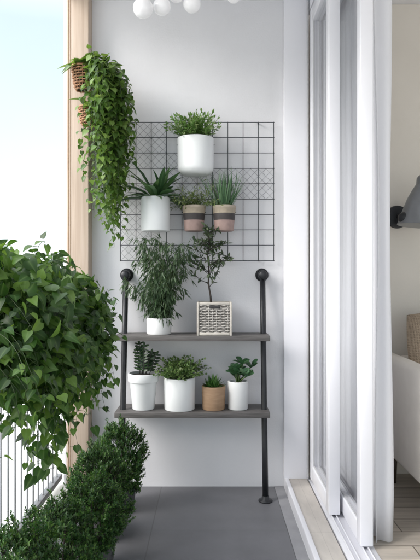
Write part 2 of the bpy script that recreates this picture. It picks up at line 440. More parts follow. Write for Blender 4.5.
# wooden post at the open side
t = thing('wooden_post', 'tall pale oak clad post with a white edge, left of the grey wall', 'post', (-.79, 3.34, 0))
xl = (66.5-210)*3.30/F; xr = (88.5-210)*3.30/F
boxes((xl, xr, 3.30, WY-.001, 0, CH-.001)).build('oak_cladding', 'oak', t, bevel=.003)
boxes((xl-.019, xl-.0005, 3.305, WY+.05, 0, CH-.002)).build('white_edge', 'pvc', t, bevel=.002)
boxes((xl+.010, xl+.0135, 3.298, 3.2995, 0, CH-.002), (xl+.021, xl+.0225, 3.298, 3.2995, 0, CH-.002)).build('groove', 'tan', t, smooth=False)
# kerb + railing
XR = -.875
tag(boxes((-.97, -.80, -2.2, 3.299, -.1501, .055)).build('balcony_kerb', 'kerbw', bevel=.006, origin=(-.88, 1, 0)), 'low white kerb under the railing at the open edge', 'kerb', kind='thing')
t = thing('railing', 'balcony railing with thin pale vertical bars along the open side', 'railing', (XR, 1.4, .055))
boxes((XR-.018, XR+.018, -2.1, 3.295, .085, .115)).build('bottom_rail', 'raild', t, bevel=.003)
boxes((XR-.03, XR+.03, -2.1, 3.296, 1.04, 1.08)).build('top_rail', 'raild', t, bevel=.004)
for y in (-2.0, -.7, .6, 1.9): boxes((XR-.015, XR+.015, y-.02, y+.02, .056, 1.039)).build('rail_post', 'raild', t)
y = 3.235
while y > -.35:
    boxes((XR-.005, XR+.005, y-.005, y+.005, .1155, 1.0395)).build('baluster', 'railw', t, bevel=.002, segs=1)
    y -= .087

# ------------------------------------------------------------------ wire grid
d = 3.372
gx0, gx1 = (120.7-210)*d/F, (273.7-210)*d/F
gz1, gz0 = CZ+(278-122.5)*d/F, CZ+(278-260.6)*d/F
t = thing('wire_grid', 'black square wire grid panel fixed flat on the grey wall', 'wire grid', ((gx0+gx1)/2, d, gz0))
m = MB(); nx, nz = 10, 9
for i in range(nx+1):
    x = gx0+(gx1-gx0)*i/nx; m.tube([(x, d, gz0-.004), (x, d, gz1+.004)], .0023, 6)
for j in range(nz+1):
    z = gz0+(gz1-gz0)*j/nz; m.tube([(gx0-.004, d-.004, z), (gx1+.004, d-.004, z)], .0023, 6)
m.build('square_wires', 'wire', t)
cw = (gx1-gx0)/nx; chh = (gz1-gz0)/nz
for i0, i1, t0, t1 in ((0, 3, 0, 3), (6, 10, 3, 5), (0, 2, 4, 9), (3, 6, 2, 5)):
    m = MB()
    for i in range(i0, i1):
        for top in range(t0, t1):
            x, z = gx0+cw*i, gz0+chh*(nz-1-top)
            for a, b in (((x, z), (x+cw, z+chh)), ((x+cw, z), (x, z+chh)), ((x+cw/2, z), (x+cw, z+chh/2)), ((x+cw/2, z), (x, z+chh/2)), ((x, z+chh/2), (x+cw/2, z+chh)), ((x+cw, z+chh/2), (x+cw/2, z+chh))):
                m.tube([(a[0], d+.006, a[1]), (b[0], d+.006, b[1])], .0008, 4)
    m.build('diamond_wires', 'fine_wire', t)
for x, z in ((gx0+cw, gz1), (gx1-cw, gz1), (gx0+cw, gz0), (gx1-cw, gz0)):
    MB().tube([(x, d+.003, z), (x, WY, z)], .004, 10).build('wall_fixing', 'wire', t)

# ------------------------------------------------------------------ pipe shelf
t = thing('pipe_shelf', 'leaning black pipe shelf unit with two dark grey boards against the wall', 'shelf', (-.09, 3.25, 0))
def lean(z): return 3.355 - .18*(1.268-z)/1.268
for x in ((125.8-210)*3.355/F, (262.5-210)*3.355/F):
    po = MB().tube([(x, lean(z), z) for z in (.012, .3, .6, .9, 1.268)], .0165, 16).build('pole', 'black', t)
    MB().lathe((x, 0, 0), [(.001, 0), (.038, 0), (.040, .004), (.038, .009), (.022, .012), (.020, .030), (.001, .030)], 24,
               Matrix.Translation((0, lean(.0), 0))).build('foot_flange', 'black', po)
    mt = Matrix.Rotation(PI/2, 4, 'X')
    f = MB(); f.lathe((x, WY-.001, 1.268), [(.001, 0), (.039, 0), (.040, .004), (.038, .010), (.023, .013), (.022, .032), (.001, .032)], 28, mt)
    f.sphere((x, 3.355, 1.268), .0275, 20, 12)
    f.lathe((x, 3.355, 1.268), [(.0, .027), (.0245, .022), (.0255, .034), (.021, .040), (.0, .041)], 20, mt)
    for q in range(4):
        a = PI/4+q*PI/2; f.sphere((x+.031*math.cos(a), WY-.011, 1.268+.031*math.sin(a)), .0045, 8, 6)
    f.build('wall_flange', 'black', po)
SX0, SX1 = -.535, .336
ZT, ZB = .927, .498
for z in (ZT, ZB):
    bo = boxes((SX0, SX1, 3.165, 3.385, z-.030, z)).build('board', 'shelf', t, bevel=.003)
    for x in ((125.8-210)*3.355/F, (262.5-210)*3.355/F):
        MB().tube([(x, lean(z-.046), z-.046), (x, lean(z-.0305), z-.0305)], .0225, 16).build('collar', 'black', bo)

# ------------------------------------------------------------------ pots and small plants
def pot(t, c, r, h, m, taper=1., rim=0., wall=.008, round_=0., name='pot', soil=True):
    """c = centre of the base; r = radius at the top"""
    rb = r*taper
    prof = [(.001, 0)]
    if round_:
        for i in range(9):
            a = PI/2*i/8; prof.append((rb - round_ + round_*math.sin(a), round_*(1-math.cos(a))))
    else:
        prof += [(rb-.005, 0), (rb-.0015, .0015), (rb, .005)]
    if rim:
        zr = h-rim
        rr = rb+(r*.93-rb)*zr/h
        prof += [(rr, zr-.002), (rr+.001, zr), (r-.002, zr+.001), (r, zr+.004)]
    prof += [(r, h-.004), (r-.0012, h-.0012), (r-.004, h), (r-wall, h-.001), (r-wall-.001, h-.02), (r-wall-.003, h-.035)]
    p = MB().lathe(c, prof, 48).build(name, m, t, auto=50)
    if soil:
        sm = MB(); k = 26
        sm.lathe(V(c)+V((0,0,h-.016)), [(r-wall, 0), ((r-wall)*.7, .003), ((r-wall)*.35, .005), (.0005, .006)], 26)
        sm.build('soil', 'soil', t)
    return p

def spray(t, c, n_st, h, spread, leafm, L, W, prof, stemm, step=.02, stem_r=.0012, el=(55, 88), g=2., up=.2, base_r=.02, fold=.2, droop=.25, start=.3, pair=1, nm=('foliage', 'stems'), hvar=.35, ymax=3.375):
    lf, st = MB(), MB()
    for k in range(n_st):
        az = rnd(0, 2*PI); e = math.radians(rnd(*el))
        p = V(c) + V((rnd(-1,1)*base_r, rnd(-1,1)*base_r, 0)); v = polar(az, e)
        Lk = h*(1-rnd(0, hvar)); s = 0; pts = [p.copy()]; q = 0
        ph = rnd(0, 6)
        while s < Lk:
            v = (v + V((rnd(-.12,.12), rnd(-.12,.12), -g*step*(s/Lk))) + V((math.cos(az), math.sin(az), 0))*spread*step).normalized()
            p = p + v*step; s += step
            if p.y > ymax: p.y = ymax
            pts.append(p.copy())
            if s > Lk*start:
                for w in range(pair):
                    q += 1; ph += 2.4 if pair == 1 else PI/2+ (PI if w else 0)
                    a = v.cross(V((0,0,1)));  a = a.normalized() if a.length > .01 else V((1,0,0))
                    b = a.cross(v)
                    sd = a*math.cos(ph)+b*math.sin(ph)
                    dd = (v*rnd(.3,.8)+sd*rnd(.6,1)+V((0,0,up))).normalized()
                    sz = rnd(.7,1.15)*(1-.35*(s/Lk)**3)
                    if p.y + dd.y*L > ymax+.015: dd.y = -abs(dd.y)
                    lf.leaf(p, dd, V((0,0,1))+rdir()*.5, L*sz, W*sz, prof, fold, droop)
        lf.leaf(p, v, rdir(), L*.8, W*.8, prof, fold, droop)
        if len(pts) > 1: st.tube(pts, [stem_r*(1-.5*i/len(pts)) for i in range(len(pts))], 5)
    lf.build(nm[0], leafm, t); st.build(nm[1], stemm, t)

def ring(t, c, r, y_wall, z, m='wire'):
    k = MB(); k.tube([V((c.x+r*math.cos(a), c.y+r*math.sin(a), z)) for a in [PI*q/20 for q in range(21)]], .0022, 6)
    for s in (-.35, .35):
        k.tube([(c.x+r*s*1.2, c.y+r*.92, z), (c.x+r*s*1.2, y_wall-.004, z), (c.x+r*s*1.2, y_wall-.003, z+.03), (c.x+r*s*1.2, y_wall+.008, z+.034)], .0022, 6)
    k.build('hanger', m, t)

# white rounded planter high on the grid
d = 3.258; c = at(195.6, 175.5, d)
t = thing('potted_plant', 'rounded white planter of fresh green herbs, highest pot on the wire grid', 'potted plant', c, 'pots hung on the wire grid')
pot(t, c, 18.2*d/F, 37*d/F, 'ceramic', .99, 0, .007, round_=.045)
ring(t, c, 18.6*d/F, 3.37, c.z+36*d/F*.86)
spray(t, c+V((0,0,.19)), 110, .165, 3, 'herb', .034, .015, LANCE, 'stem', .011, .0011, (48, 89), 2.2, .35, .07, start=.2)
# white cylinder with strap leaves
d = 3.272; c = at(155.6, 231.5, d)
t = thing('potted_plant', 'white cylinder pot with long dark strap leaves, on the left of the grid', 'potted plant', c, 'pots hung on the wire grid')
pot(t, c, 14.7*d/F, 34*d/F, 'ceramic', .97)
ring(t, c, 15.1*d/F, 3.37, c.z+27*d/F)
lf = MB(); b0 = c+V((0,0,34*d/F-.02))
for k in range(40):
    az = 2.4*k+rnd(-.3,.3); e = math.radians(R.choice((rnd(62,86), rnd(30,62), rnd(8,34))))
    L = rnd(.14, .25) if e > .7 else rnd(.15,.23)
    v = polar(az, e)
    if v.y > .35: v.y *= .25; L *= .8
    lf.leaf(b0+polar(az,0)*rnd(.005,.03), v, V((0,0,1))-v*.2+rdir()*.25, L, rnd(.024,.042), [(0,.4),(.15,.6),(.4,1),(.65,.95),(.85,.6),(1,0)], .35, rnd(.25,.85), rnd(-.5,.5))
lf.build('foliage', 'fern', t)
# two banded clay pots
for px, lab, kind in ((194, 'banded clay pot with wispy trailing plant, beside the white cylinder pot', 0), (224.2, 'banded clay pot with a pale grass tuft, rightmost on the grid', 1)):
    d = 3.285; c = at(px, 231.3, d)
    t = thing('potted_plant', lab, 'potted plant', c, 'pots hung on the wire grid')
    pot(t, c, 11.8*d/F, 25.5*d/F, 'banded', .8)
    ring(t, c, 11.6*d/F, 3.37, c.z+19*d/F)
    b0 = c+V((0,0,25*d/F-.015))
    if kind == 0:
        spray(t, b0, 54, .19, 4, 'fine', .028, .008, LANCE, 'stem', .012, .0009, (15, 85), 6, -.1, .035, start=.2)
    else:
        lf = MB()
        for k in range(170):
            az = rnd(0,2*PI); v = polar(az, math.radians(rnd(50, 89)))
            if v.y > .2: v.y *= .4
            L = rnd(.11,.235)
            lf.leaf(b0+polar(az,0)*rnd(0,.045), v, V((math.cos(az),math.sin(az),.2))*-1+rdir()*.3, L, rnd(.004,.0075), BLADE, .3, -rnd(.02,.35), rnd(-1,1))
        lf.build('foliage', 'grass', t)

# --- upper board
d = 3.262; c = at(159.2, 0, d); c.z = ZT
t = thing('potted_plant', 'small white pot with tall wispy bamboo plant on the upper board', 'potted plant', c, 'plants on the pipe shelf')
pot(t, c, 12.6*d/F, 16.5*d/F, 'ceramic2', .95)
b0 = c+V((0,0,16.5*d/F-.015))
lf, st = MB(), MB()
for k in range(32):
    az = rnd(0,2*PI); e = math.radians(rnd(68, 88) if k % 2 else rnd(52, 75)); v = polar(az, e); v.y = v.y*.55-.02; v.x *= .85; p = b0+polar(az,0)*rnd(0,.04)
    H = rnd(.36,.50) if k % 2 else rnd(.15,.34); s = 0; pts = [p.copy()]
    while s < H:
        v = (v+V((rnd(-.05,.05), rnd(-.05,.05), -.035*(s/H)))).normalized(); p = p+v*.022; s += .022; p.y = min(p.y, 3.365); pts.append(p.copy())
        if s > H*.1:
            for w in range(R.choice((2,2,3))):
                a2 = rnd(0,2*PI); dd = polar(a2, math.radians(rnd(-50, 25)))
                tw = p+dd*rnd(.015,.075); tw.y = min(tw.y, 3.37)
                st.tube([p, (p+tw)/2+V((0,0,.008)), tw], .0006, 3)
                for z in range(R.choice((3,3,4))):
                    d2 = (dd*.5+V((rnd(-.5,.5),rnd(-.5,.5),-rnd(.3,1.3)))).normalized()
                    if tw.y+d2.y*.05 > 3.38: d2.y *= -1
                    lf.leaf(tw+(p-tw)*rnd(0,.5), d2, rdir()+V((0,-.4,.4)), rnd(.026,.056), rnd(.0045,.008), LANCE, .3, .15)
    st.tube(pts, [.0022*(1-.6*i/len(pts)) for i in range(len(pts))], 6)
lf.build('foliage', 'bamboo', t); st.build('stems', 'stem', t)

# square rattan basket with a little tree
d = 3.25; c = at(214.4, 0, d); c.z = ZT
hw = 17.2*d/F; hh = 33*d/F; dp = .085
t = thing('potted_plant', 'square pale rattan basket holding a slender little tree', 'potted plant', c, 'plants on the pipe shelf')
fr = MB(); q = .013
for sx in (-1, 1):
    for sy in (-1, 1):
        x, y = c.x+sx*(hw-q/2), c.y+sy*(dp-q/2); fr.box(x-q/2, x+q/2, y-q/2, y+q/2, c.z, c.z+hh)
for z in (c.z+.001, c.z+hh-q-.004):
    for sy in (-1, 1):
        y = c.y+sy*(dp-q/2); fr.box(c.x-hw+q+.0003, c.x+hw-q-.0003, y-q/2+.001, y+q/2-.001, z, z+q+.003)
    for sx in (-1, 1):
        x = c.x+sx*(hw-q/2); fr.box(x-q/2+.001, x+q/2-.001, c.y-dp+q+.0003, c.y+dp-q-.0003, z, z+q+.003)
fr.build('basket_frame', 'rattan_frame', t, bevel=.003, segs=2)
wv = MB(); nr = 17
for side in range(4):
    ax = V((1,0,0)) if side % 2 == 0 else V((0,1,0)); nn = [V((0,-1,0)), V((1,0,0)), V((0,1,0)), V((-1,0,0))][side]
    half = (hw if side % 2 == 0 else dp)-q; off = (dp if side % 2 == 0 else hw)-q*.6
    nst = 8 if side % 2 == 0 else 7
    for i in range(nst):
        u = -half+2*half*(i+.5)/nst; wv.tube([c+ax*u+nn*off+V((0,0,.015)), c+ax*u+nn*off+V((0,0,hh-.018))], .0028, 5)
    for r in range(nr):
        z = .019+(hh-.04)*r/(nr-1); pts = []
        for k in range(nst*4+1):
            u = -half+2*half*k/(nst*4); pts.append(c+ax*u+nn*(off+.0036*math.cos(PI*(k/4-.5+r)))+V((0,0,z)))
        wv.tube(pts, .0036, 5)
wv.build('woven_panels', 'rattan', t)
boxes((c.x-.030, c.x+.030, c.y-dp-.003, c.y-dp+.001, c.z+hh-.034, c.z+hh-.019)).build('handle_slot', 'rubber', t, bevel=.002)
boxes((c.x-hw+q, c.x+hw-q, c.y-dp+q, c.y+dp-q, c.z+.01, c.z+hh-.03)).build('soil', 'soil', t, smooth=False)
b0 = c+V((-.018, 0, hh-.03))
tk, lf = MB(), MB()
pts = [b0, b0+V((-.004,0,.06)), b0+V((-.016,.005,.13)), b0+V((-.014,.01,.21)), b0+V((-.020,.012,.29)), b0+V((-.01,.01,.37)), b0+V((-.016,.01,.43))]
tk.tube(pts, [.0065,.0055,.005,.0043,.0035,.0025,.0012], 9)
def ontrunk(u):
    k = min(len(pts)-2, int(u*(len(pts)-1))); f = u*(len(pts)-1)-k; return pts[k].lerp(pts[k+1], f)
for k in range(30):
    u = rnd(.40, .98) if k > 5 else (.28, .33, .38, .43, .48, .52)[k]
    p = ontrunk(u).copy(); az = k*2.4+rnd(-.4,.4); v = polar(az, math.radians(rnd(10,50))); v.y = v.y*.5-.05; v.normalize()
    L = rnd(.08,.19)*(1.05-.4*u); bp = [p.copy()]; s = 0
    while s < L:
        v = (v+V((rnd(-.2,.2),rnd(-.2,.2),rnd(-.2,.16)))).normalized(); p = p+v*.014; s += .014; p.y = min(p.y, 3.36); bp.append(p.copy())
        if s > .02:
            for w in range(R.choice((1,2,2))):
                dd = (v*.4+rdir()).normalized()
                lf.leaf(p, dd, V((0,-.3,1))+rdir()*.6, rnd(.026,.044), rnd(.011,.017), LANCE, .2, .15)
    tk.tube(bp, [.0022*(1-.6*i/len(bp)) for i in range(len(bp))], 5)
tk.build('trunk', 'bark', t); lf.build('foliage', 'olive', t)

# --- lower board
d = 3.262; c = at(143.4, 0, d); c.z = ZB
t = thing('potted_plant', 'white rimmed flowerpot with upright dark leafy stems on the lower board', 'potted plant', c, 'plants on the pipe shelf')
pot(t, c, 15.3*d/F, 36*d/F, 'ceramic', .72, rim=.05)
b0 = c+V((0,0,36*d/F-.02)); lf, st = MB(), MB()
for k in range(7):
    az = k*2.4; v = polar(az, math.radians(rnd(66,86))); p = b0+polar(az,0)*rnd(.01,.045); H = rnd(.10,.18); s = 0; pts = [p.copy()]; w = 0
    while s < H:
        v = (v+V((rnd(-.05,.05),rnd(-.05,.05),.02))).normalized(); p = p+v*.018; s += .018; pts.append(p.copy()); w += 1
        if s > .03:
            sd = v.cross(V((0.25*math.sin(k),1,.1))).normalized()
            for sg in (-1,1):
                lf.leaf(p, (v*.55+sd*sg+V((0,rnd(-.5,.3),0))).normalized(), V((0,-.8,.6))+rdir()*.3, rnd(.026,.036), rnd(.013,.018), OVAL, .2, .15)
    lf.leaf(p, v, V((0,-1,.3)), .03, .015, OVAL)
    st.tube(pts, .0028, 6)
lf.build('foliage', 'zz', t); st.build('stems', 'darkstem', t)
d = 3.258; c = at(179.7, 0, d); c.z = ZB
t = thing('potted_plant', 'wide white cylinder pot with round leafy mound on the lower board', 'potted plant', c, 'plants on the pipe shelf')
pot(t, c, 15.7*d/F, 32*d/F, 'ceramic', .97)
spray(t, c+V((0,0,32*d/F-.02)), 170, .150, 4, 'round', .019, .016, OVAL, 'stem', .011, .0009, (18, 89), 3, .3, .055, start=.35)
d = 3.255; c = at(213.6, 0, d); c.z = ZB
t = thing('potted_plant', 'small tan clay pot with spiky green succulent on the lower board', 'potted plant', c, 'plants on the pipe shelf')
pot(t, c, 12*d/F, 23.5*d/F, 'tan', .93)
lf = MB(); b0 = c+V((0,0,23.5*d/F-.016))
for q in range(5):
    bb = b0+(polar(q*1.26,0)*.03 if q else V((0,0,.004)))
    for k in range(22):
        az = k*2.4; e = math.radians(84-3.1*k+rnd(-6,6)); v = polar(az,e)
        lf.leaf(bb, v, V((0,0,1))-polar(az,0)*.4, rnd(.045,.078)*(1 if q else 1.15), rnd(.010,.015), [(0,.7),(.3,1),(.65,.75),(1,0)], .5, -.12)
lf.build('foliage', 'succulent', t)
d = 3.262; c = at(238, 0, d); c.z = ZB
t = thing('potted_plant', 'slim white cylinder pot with broad fleshy leaves, right end of the lower board', 'potted plant', c, 'plants on the pipe shelf')
pot(t, c, 10.2*d/F, 28*d/F, 'ceramic2', .98)
lf, st = MB(), MB(); b0 = c+V((0,0,28*d/F-.015))
for k in range(12):
    az = k*2.4+.5; v = polar(az, math.radians(rnd(35,85))); L = rnd(.04,.115)
    v = v + V((.14,0,0))
    e = b0+v*L; st.tube([b0+polar(az,0)*.008, b0+v*L*.5+V((0,0,.004)), e], [.004,.0034,.003], 6)
    for q in range(6):
        a2 = q*2.4+k; dd = (polar(a2, math.radians(rnd(5,60)))+v*.3).normalized()
        lf.leaf(e, dd, V((0,-.3,1))+rdir()*.2, rnd(.046,.066), rnd(.028,.038), SPATULA, .25, .15)
lf.build('foliage', 'fat', t); st.build('stems', 'stem', t)

# ------------------------------------------------------------------ hanging wicker baskets with vines
def wicker_basket(t, c, r, h):
    wv = MB(); nst = 18; nr = 9
    def prof(u): return r*(.62+.38*math.sqrt(max(0, u)))
    for i in range(nst):
        a = 2*PI*i/nst
        wv.tube([V((c.x+prof(u)*math.cos(a), c.y+prof(u)*math.sin(a), c.z+h*u)) for u in (0,.1,.3,.6,1)], .0022, 5)
    for k in range(nr):
        u = k/(nr-1)
        wv.tube([V((c.x+(prof(u)+.0035*math.cos(nst*a/2+PI*k))*math.cos(a), c.y+(prof(u)+.0035*math.cos(nst*a/2+PI*k))*math.sin(a), c.z+h*u)) for a in [2*PI*q/72 for q in range(72)]], .0045, 6, closed=True)
    wv.tube([V((c.x+(r+.002)*math.cos(a), c.y+(r+.002)*math.sin(a), c.z+h)) for a in [2*PI*q/36 for q in range(36)]], .0065, 8, closed=True)
    b = wv.build('wicker_basket', 'wicker', t)
    MB().lathe(c, [(.001, .004), (prof(0)*.97, .004), (prof(.5)*.95, h*.5), (r*.93, h*.86), (.001, h*.9)], 24).build('soil', 'soil', t)
    MB().tube([(c.x, c.y+r, c.z+h), (c.x, 3.292, c.z+h+.004), (c.x, 3.2995, c.z+h+.02)], .003, 8).build('hook', 'black', t)

def drape(lf, st, p, v, length, g, leafL, leafW, step=.028, ymax=3.36, xwander=.0, tgt=None, prof=HEART, density=1, zmin=.1, yneg=False):
    s = 0; pts = [p.copy()]; ph = rnd(0, 6)
    while s < length:
        v = (v + V((rnd(-.16,.16)+xwander, rnd(-.14,.14), rnd(-.1,.1)-g*step))).normalized()
        if tgt is not None: v = (v + V(((tgt[0]-p.x)*.9*step*8, (tgt[1]-p.y)*.9*step*8, 0))*.5).normalized()
        p = p + v*step; s += step
        if p.y > ymax: p.y = ymax; v.y = min(0, v.y)
        if p.z < zmin: break
        pts.append(p.copy())
        for w in range(density):
            ph += 2.2
            a = v.cross(V((0,0,1))); a = a.normalized() if a.length > .02 else V((math.cos(ph*3), math.sin(ph*3), 0)); b = a.cross(v)
            sd = (a*math.cos(ph)+b*math.sin(ph))
            sd.y -= .35
            dd = (sd*.8 + v*.35 + V((0,0,-.45)) + rdir()*.35).normalized()
            nn = (sd*.6+V((0,-.35,.75))+rdir()*.35)
            sz = rnd(.6, 1.12)*(1-.3*s/length)
            pet = p + sd*leafL*rnd(.25,.5)
            if pet.y+dd.y*leafL*sz > ymax+.02: dd.y = -abs(dd.y)
            st.tube([p, pet], .0008, 3)
            lf.leaf(pet, dd, nn, leafL*sz, leafW*sz, prof, rnd(.05,.35), rnd(.05,.4), 0, .12)
    st.tube(pts, [.0015*(1-.6*i/len(pts)) for i in range(len(pts))], 5)

d = 3.20
for which, (px, py, hh_, nv, lab) in enumerate(((83, 90, .125, 66, 'upper wicker basket on the oak post with a long leafy vine cascading down'),
                                  (88.5, 125, .095, 34, 'lower wicker basket on the oak post, half hidden behind hanging vines'))):
    c = at(px, py, d); r = 10.8*d/F if which == 0 else 9.5*d/F
    t = thing('hanging_plant', lab, 'hanging plant', c, 'wicker baskets hung on the post')
    wicker_basket(t, c, r, hh_)
    top = c+V((0,0,hh_-.01)); lf, st = MB(), MB()
    for k in range(nv):
        if which == 0:
            tx = rnd(-.69, -.628); az = rnd(-1.2, .6)
            Lk = rnd(.30, 1.08)*(1-(abs(tx+.645)/.06)**2*.7)
        else:
            tx = rnd(-.69, -.635); az = rnd(-1.0, .5); Lk = rnd(.12, .62)
        far = abs(tx-c.x)
        v = polar(az, math.radians(rnd(25, 60)))
        p0 = top + V(((tx-c.x)*rnd(.7,1.0), rnd(-.06,.03), rnd(-.03, .01)))
        drape(lf, st, p0, v*.5+V((0,0,.1)), Lk+.05, rnd(11,16), .048, .041, .020, 3.355, 0, (tx, rnd(3.12, 3.33)))
    for k in range(14 if which == 0 else 0):   # broad leaves arching over the rim
        az = rnd(-PI, .2); dd = polar(az, math.radians(rnd(-10,50))); p = top+V((.045*math.cos(az), .045*math.sin(az), .012))
        lf.leaf(p, dd, V((0,-.2,1))+rdir()*.2, rnd(.07,.10), rnd(.052,.07), HEART, .2, .55, 0, .12)
    for k in range(36 if which == 0 else 8):
        az = rnd(0,2*PI); dd = polar(az, math.radians(rnd(-25,60)))
        if dd.y > .3: dd.y *= -.5
        p = top+V((rnd(-.045,.125),rnd(-.06,.05),0)); p.z += rnd(-.02,.045) if p.x > c.x+.05 else rnd(.015,.05); dd.z = dd.z*.6 if p.x > c.x+.05 else abs(dd.z)*.5+.05
        lf.leaf(p, dd, V((0,-.3,1))+rdir()*.3, rnd(.045,.075), rnd(.036,.056), HEART, .2, .3, 0, .12)
    lf.build('foliage', 'vine', t); st.build('vine_stems', 'vinestem', t)

# ------------------------------------------------------------------ big trailing plant over the railing
t = thing('trailing_plant', 'big bushy trailing plant spilling from a trough over the railing, nearest the camera', 'plant', (-.73, 2.05, .86))
boxes((-.84, -.65, 1.68, 2.68, .88, 1.03)).build('trough', 'trough', t, bevel=.008)
boxes((-.83, -.66, 1.69, 2.67, 1.0301, 1.036)).build('soil', 'soil', t, smooth=False)
for y in (1.8, 2.18, 2.56): MB().tube([(-.835, y, .9), (-.845, y, 1.06), (-.852, y, 1.087), (-.898, y, 1.089), (-.909, y, 1.084), (-.909, y, 1.03)], .006, 8).build('bracket', 'raild', t)
lf, st = MB(), MB()
for k in range(300):
    y = rnd(1.66, 2.58); az = rnd(-1.3, 1.3) if k % 4 else rnd(1.6, 4.6)
    v = polar(az, math.radians(rnd(5, 70)))
    drape(lf, st, V((rnd(-.80,-.68), y, 1.055)), v, rnd(.2, .50), rnd(4.5, 8), .050, .043, .026, 2.80, 0.0, None, HEART, 1, .42)
for k in range(15):   # long trails
    y = rnd(1.95, 2.35)
    drape(lf, st, V((rnd(-.79,-.70), y, 1.04)), polar(rnd(-.8,.6), math.radians(rnd(0,30))), rnd(.52,.72), rnd(7,11), .068, .057, .042, 2.75, 0, None, HEART, 1, .55)
for k in range(3000):  # overlapping leaves that close the mass
    y = rnd(1.66, 2.62); a = rnd(-1.0, PI*.95)
    lump = 1 + .16*math.sin(y*11+a*2) + .12*math.sin(y*23-a*5)
    rr = rnd(.25, 1)**.5*lump
    sag = .27 if a < 0 else .26
    p = V((-.715+.245*rr*math.cos(a), y, 1.055+sag*rr*math.sin(a)))
    dd = (V((math.cos(a)*.6, rnd(-.7,.5), -.6+.6*max(0, math.sin(a))))+rdir()*.85).normalized()
    lf.leaf(p, dd, V((math.cos(a)*.7, -.4, .6))+rdir()*.65, rnd(.030,.057), rnd(.027,.049), HEART, rnd(.05,.4), rnd(.1,.55), rnd(-.3,.3), .12)
lf.build('foliage', 'pothos', t); st.build('vine_stems', 'vinestem', t)

# ------------------------------------------------------------------ row of shrubs on the floor
def shrub_proto():
    t = thing('shrub', 'x', 'shrub', (0, 0, 0), 'shrubs along the railing')
    MB().lathe((0,0,0), [(.001, 0), (.085, 0), (.088, .003), (.105, .12), (.103, .123), (.096, .122), (.092, .105), (.001, .11)], 28).build('pot', 'trough', t, auto=50)
    lf, st = MB(), MB()
    for k in range(860):
        z = rnd(-.85, 1); az = rnd(0, 2*PI); rr = math.sqrt(max(0, 1-z*z))
        bump = .97+.12*math.sin(az*3+z*4)+.09*math.sin(az*6-z*8+2)
        rad = rnd(.66, 1)**.5*bump
        tip = V((rr*math.cos(az)*.175*rad, rr*math.sin(az)*.175*rad, .265+z*.20*rad))
        out = V((rr*math.cos(az), rr*math.sin(az), z*.8+.55)).normalized()
        L = rnd(.032, .052)
        v = (out+rdir()*.35).normalized(); p = tip-v*L
        n_l = 12
        st.tube([p, p+v*L*.5, tip], [.0014,.0011,.0006], 4)
        for q in range(n_l):
            s = .12+.88*q/(n_l-1); pp = p+v*L*s; ph = q*2.4
            a = v.cross(V((.2,.3,1))).normalized(); b = a.cross(v)
            sd = a*math.cos(ph)+b*math.sin(ph)
            lf.leaf(pp, (v*.75+sd*.75).normalized(), v*.6+rdir()*.3+V((0,0,.4)), rnd(.012,.020), rnd(.007,.010), SIMPLE, .25, .1)
    for k in range(9):
        az = k*2.4; e = V((.10*math.cos(az), .10*math.sin(az), rnd(.28,.40)))
        st.tube([(0.02*math.cos(az), .02*math.sin(az), .10), e*.5+V((0,0,.06)), e], [.006,.004,.0015], 6)
    lf.build('foliage', 'shrub', t); st.build('stems', 'bark', t)
    return t
def copy_tree(o, parent=None):
    c = o.copy(); col.objects.link(c)
    if parent: c.parent = parent
    for ch in list(o.children): copy_tree(ch, c)
    return c
sh = shrub_proto()
for i, (x, y, s, rz, lab) in enumerate((
    (-.49, 3.06, (.88, .84, 1.03), 0.3, 'dark green shrub farthest back in the row, beside the left shelf pole'),
    (-.54, 2.74, (1.02, .86, .97), 2.1, 'second dark green shrub from the back wall in the floor row'),
    (-.50, 2.43, (.96, .84, .88), 4.0, 'middle dark green shrub of the floor row'),
    (-.565, 2.13, (1.0, .86, .90), 5.3, 'dark green shrub just behind the nearest one in the floor row'),
    (-.62, 1.82, (.92, .86, 1.0), 1.2, 'nearest dark green shrub, cut by the bottom left of the view'))):
    o = sh if i == 0 else copy_tree(sh)
    o.location = (x, y, 0.0); o.scale = s; o.rotation_euler.z = rz; o['label'] = lab

# ------------------------------------------------------------------ globe ceiling lamp
c = V((-.155, 2.9, CH))
t = thing('ceiling_lamp', 'cluster of white glass globes hanging under the balcony ceiling', 'lamp', c)
MB().lathe(c, [(.001, -.028), (.055, -.028), (.06, -.022), (.06, -.001), (.001, -.0005)], 32).build('canopy', 'pvc', t, auto=50)
m_, nt, b = mat('lit_opal'); b.inputs['Base Color'].default_value = (.66,.66,.68,1); b.inputs['Roughness'].default_value = .15
b.inputs['Emission Color'].default_value = (1, .98, .96, 1); b.inputs['Emission Strength'].default_value = .03
for px, py, r in ((143, 8.2, 10), (162, 6.5, 8.8), (176.5, -5.5, 8), (192, 4, 8.8), (233.8, -4.5, 7.4), (214, -10, 8)):
    dd = 2.9 + rnd(-.12, .12); g = at(px, py, dd); rr = r*dd/F
    arm = MB().tube([c+V((0,0,-.02)), V((g.x, g.y, CH-.03)).lerp(c, .25)+V((0,0,-.01)), V((g.x, g.y, max(g.z+rr+.03, CH-.07))), V((g.x, g.y, g.z+rr-.002))], .004, 8).build('arm', 'pvc', t)
    MB().sphere(g, rr, 32, 20).build('globe', m_, t)

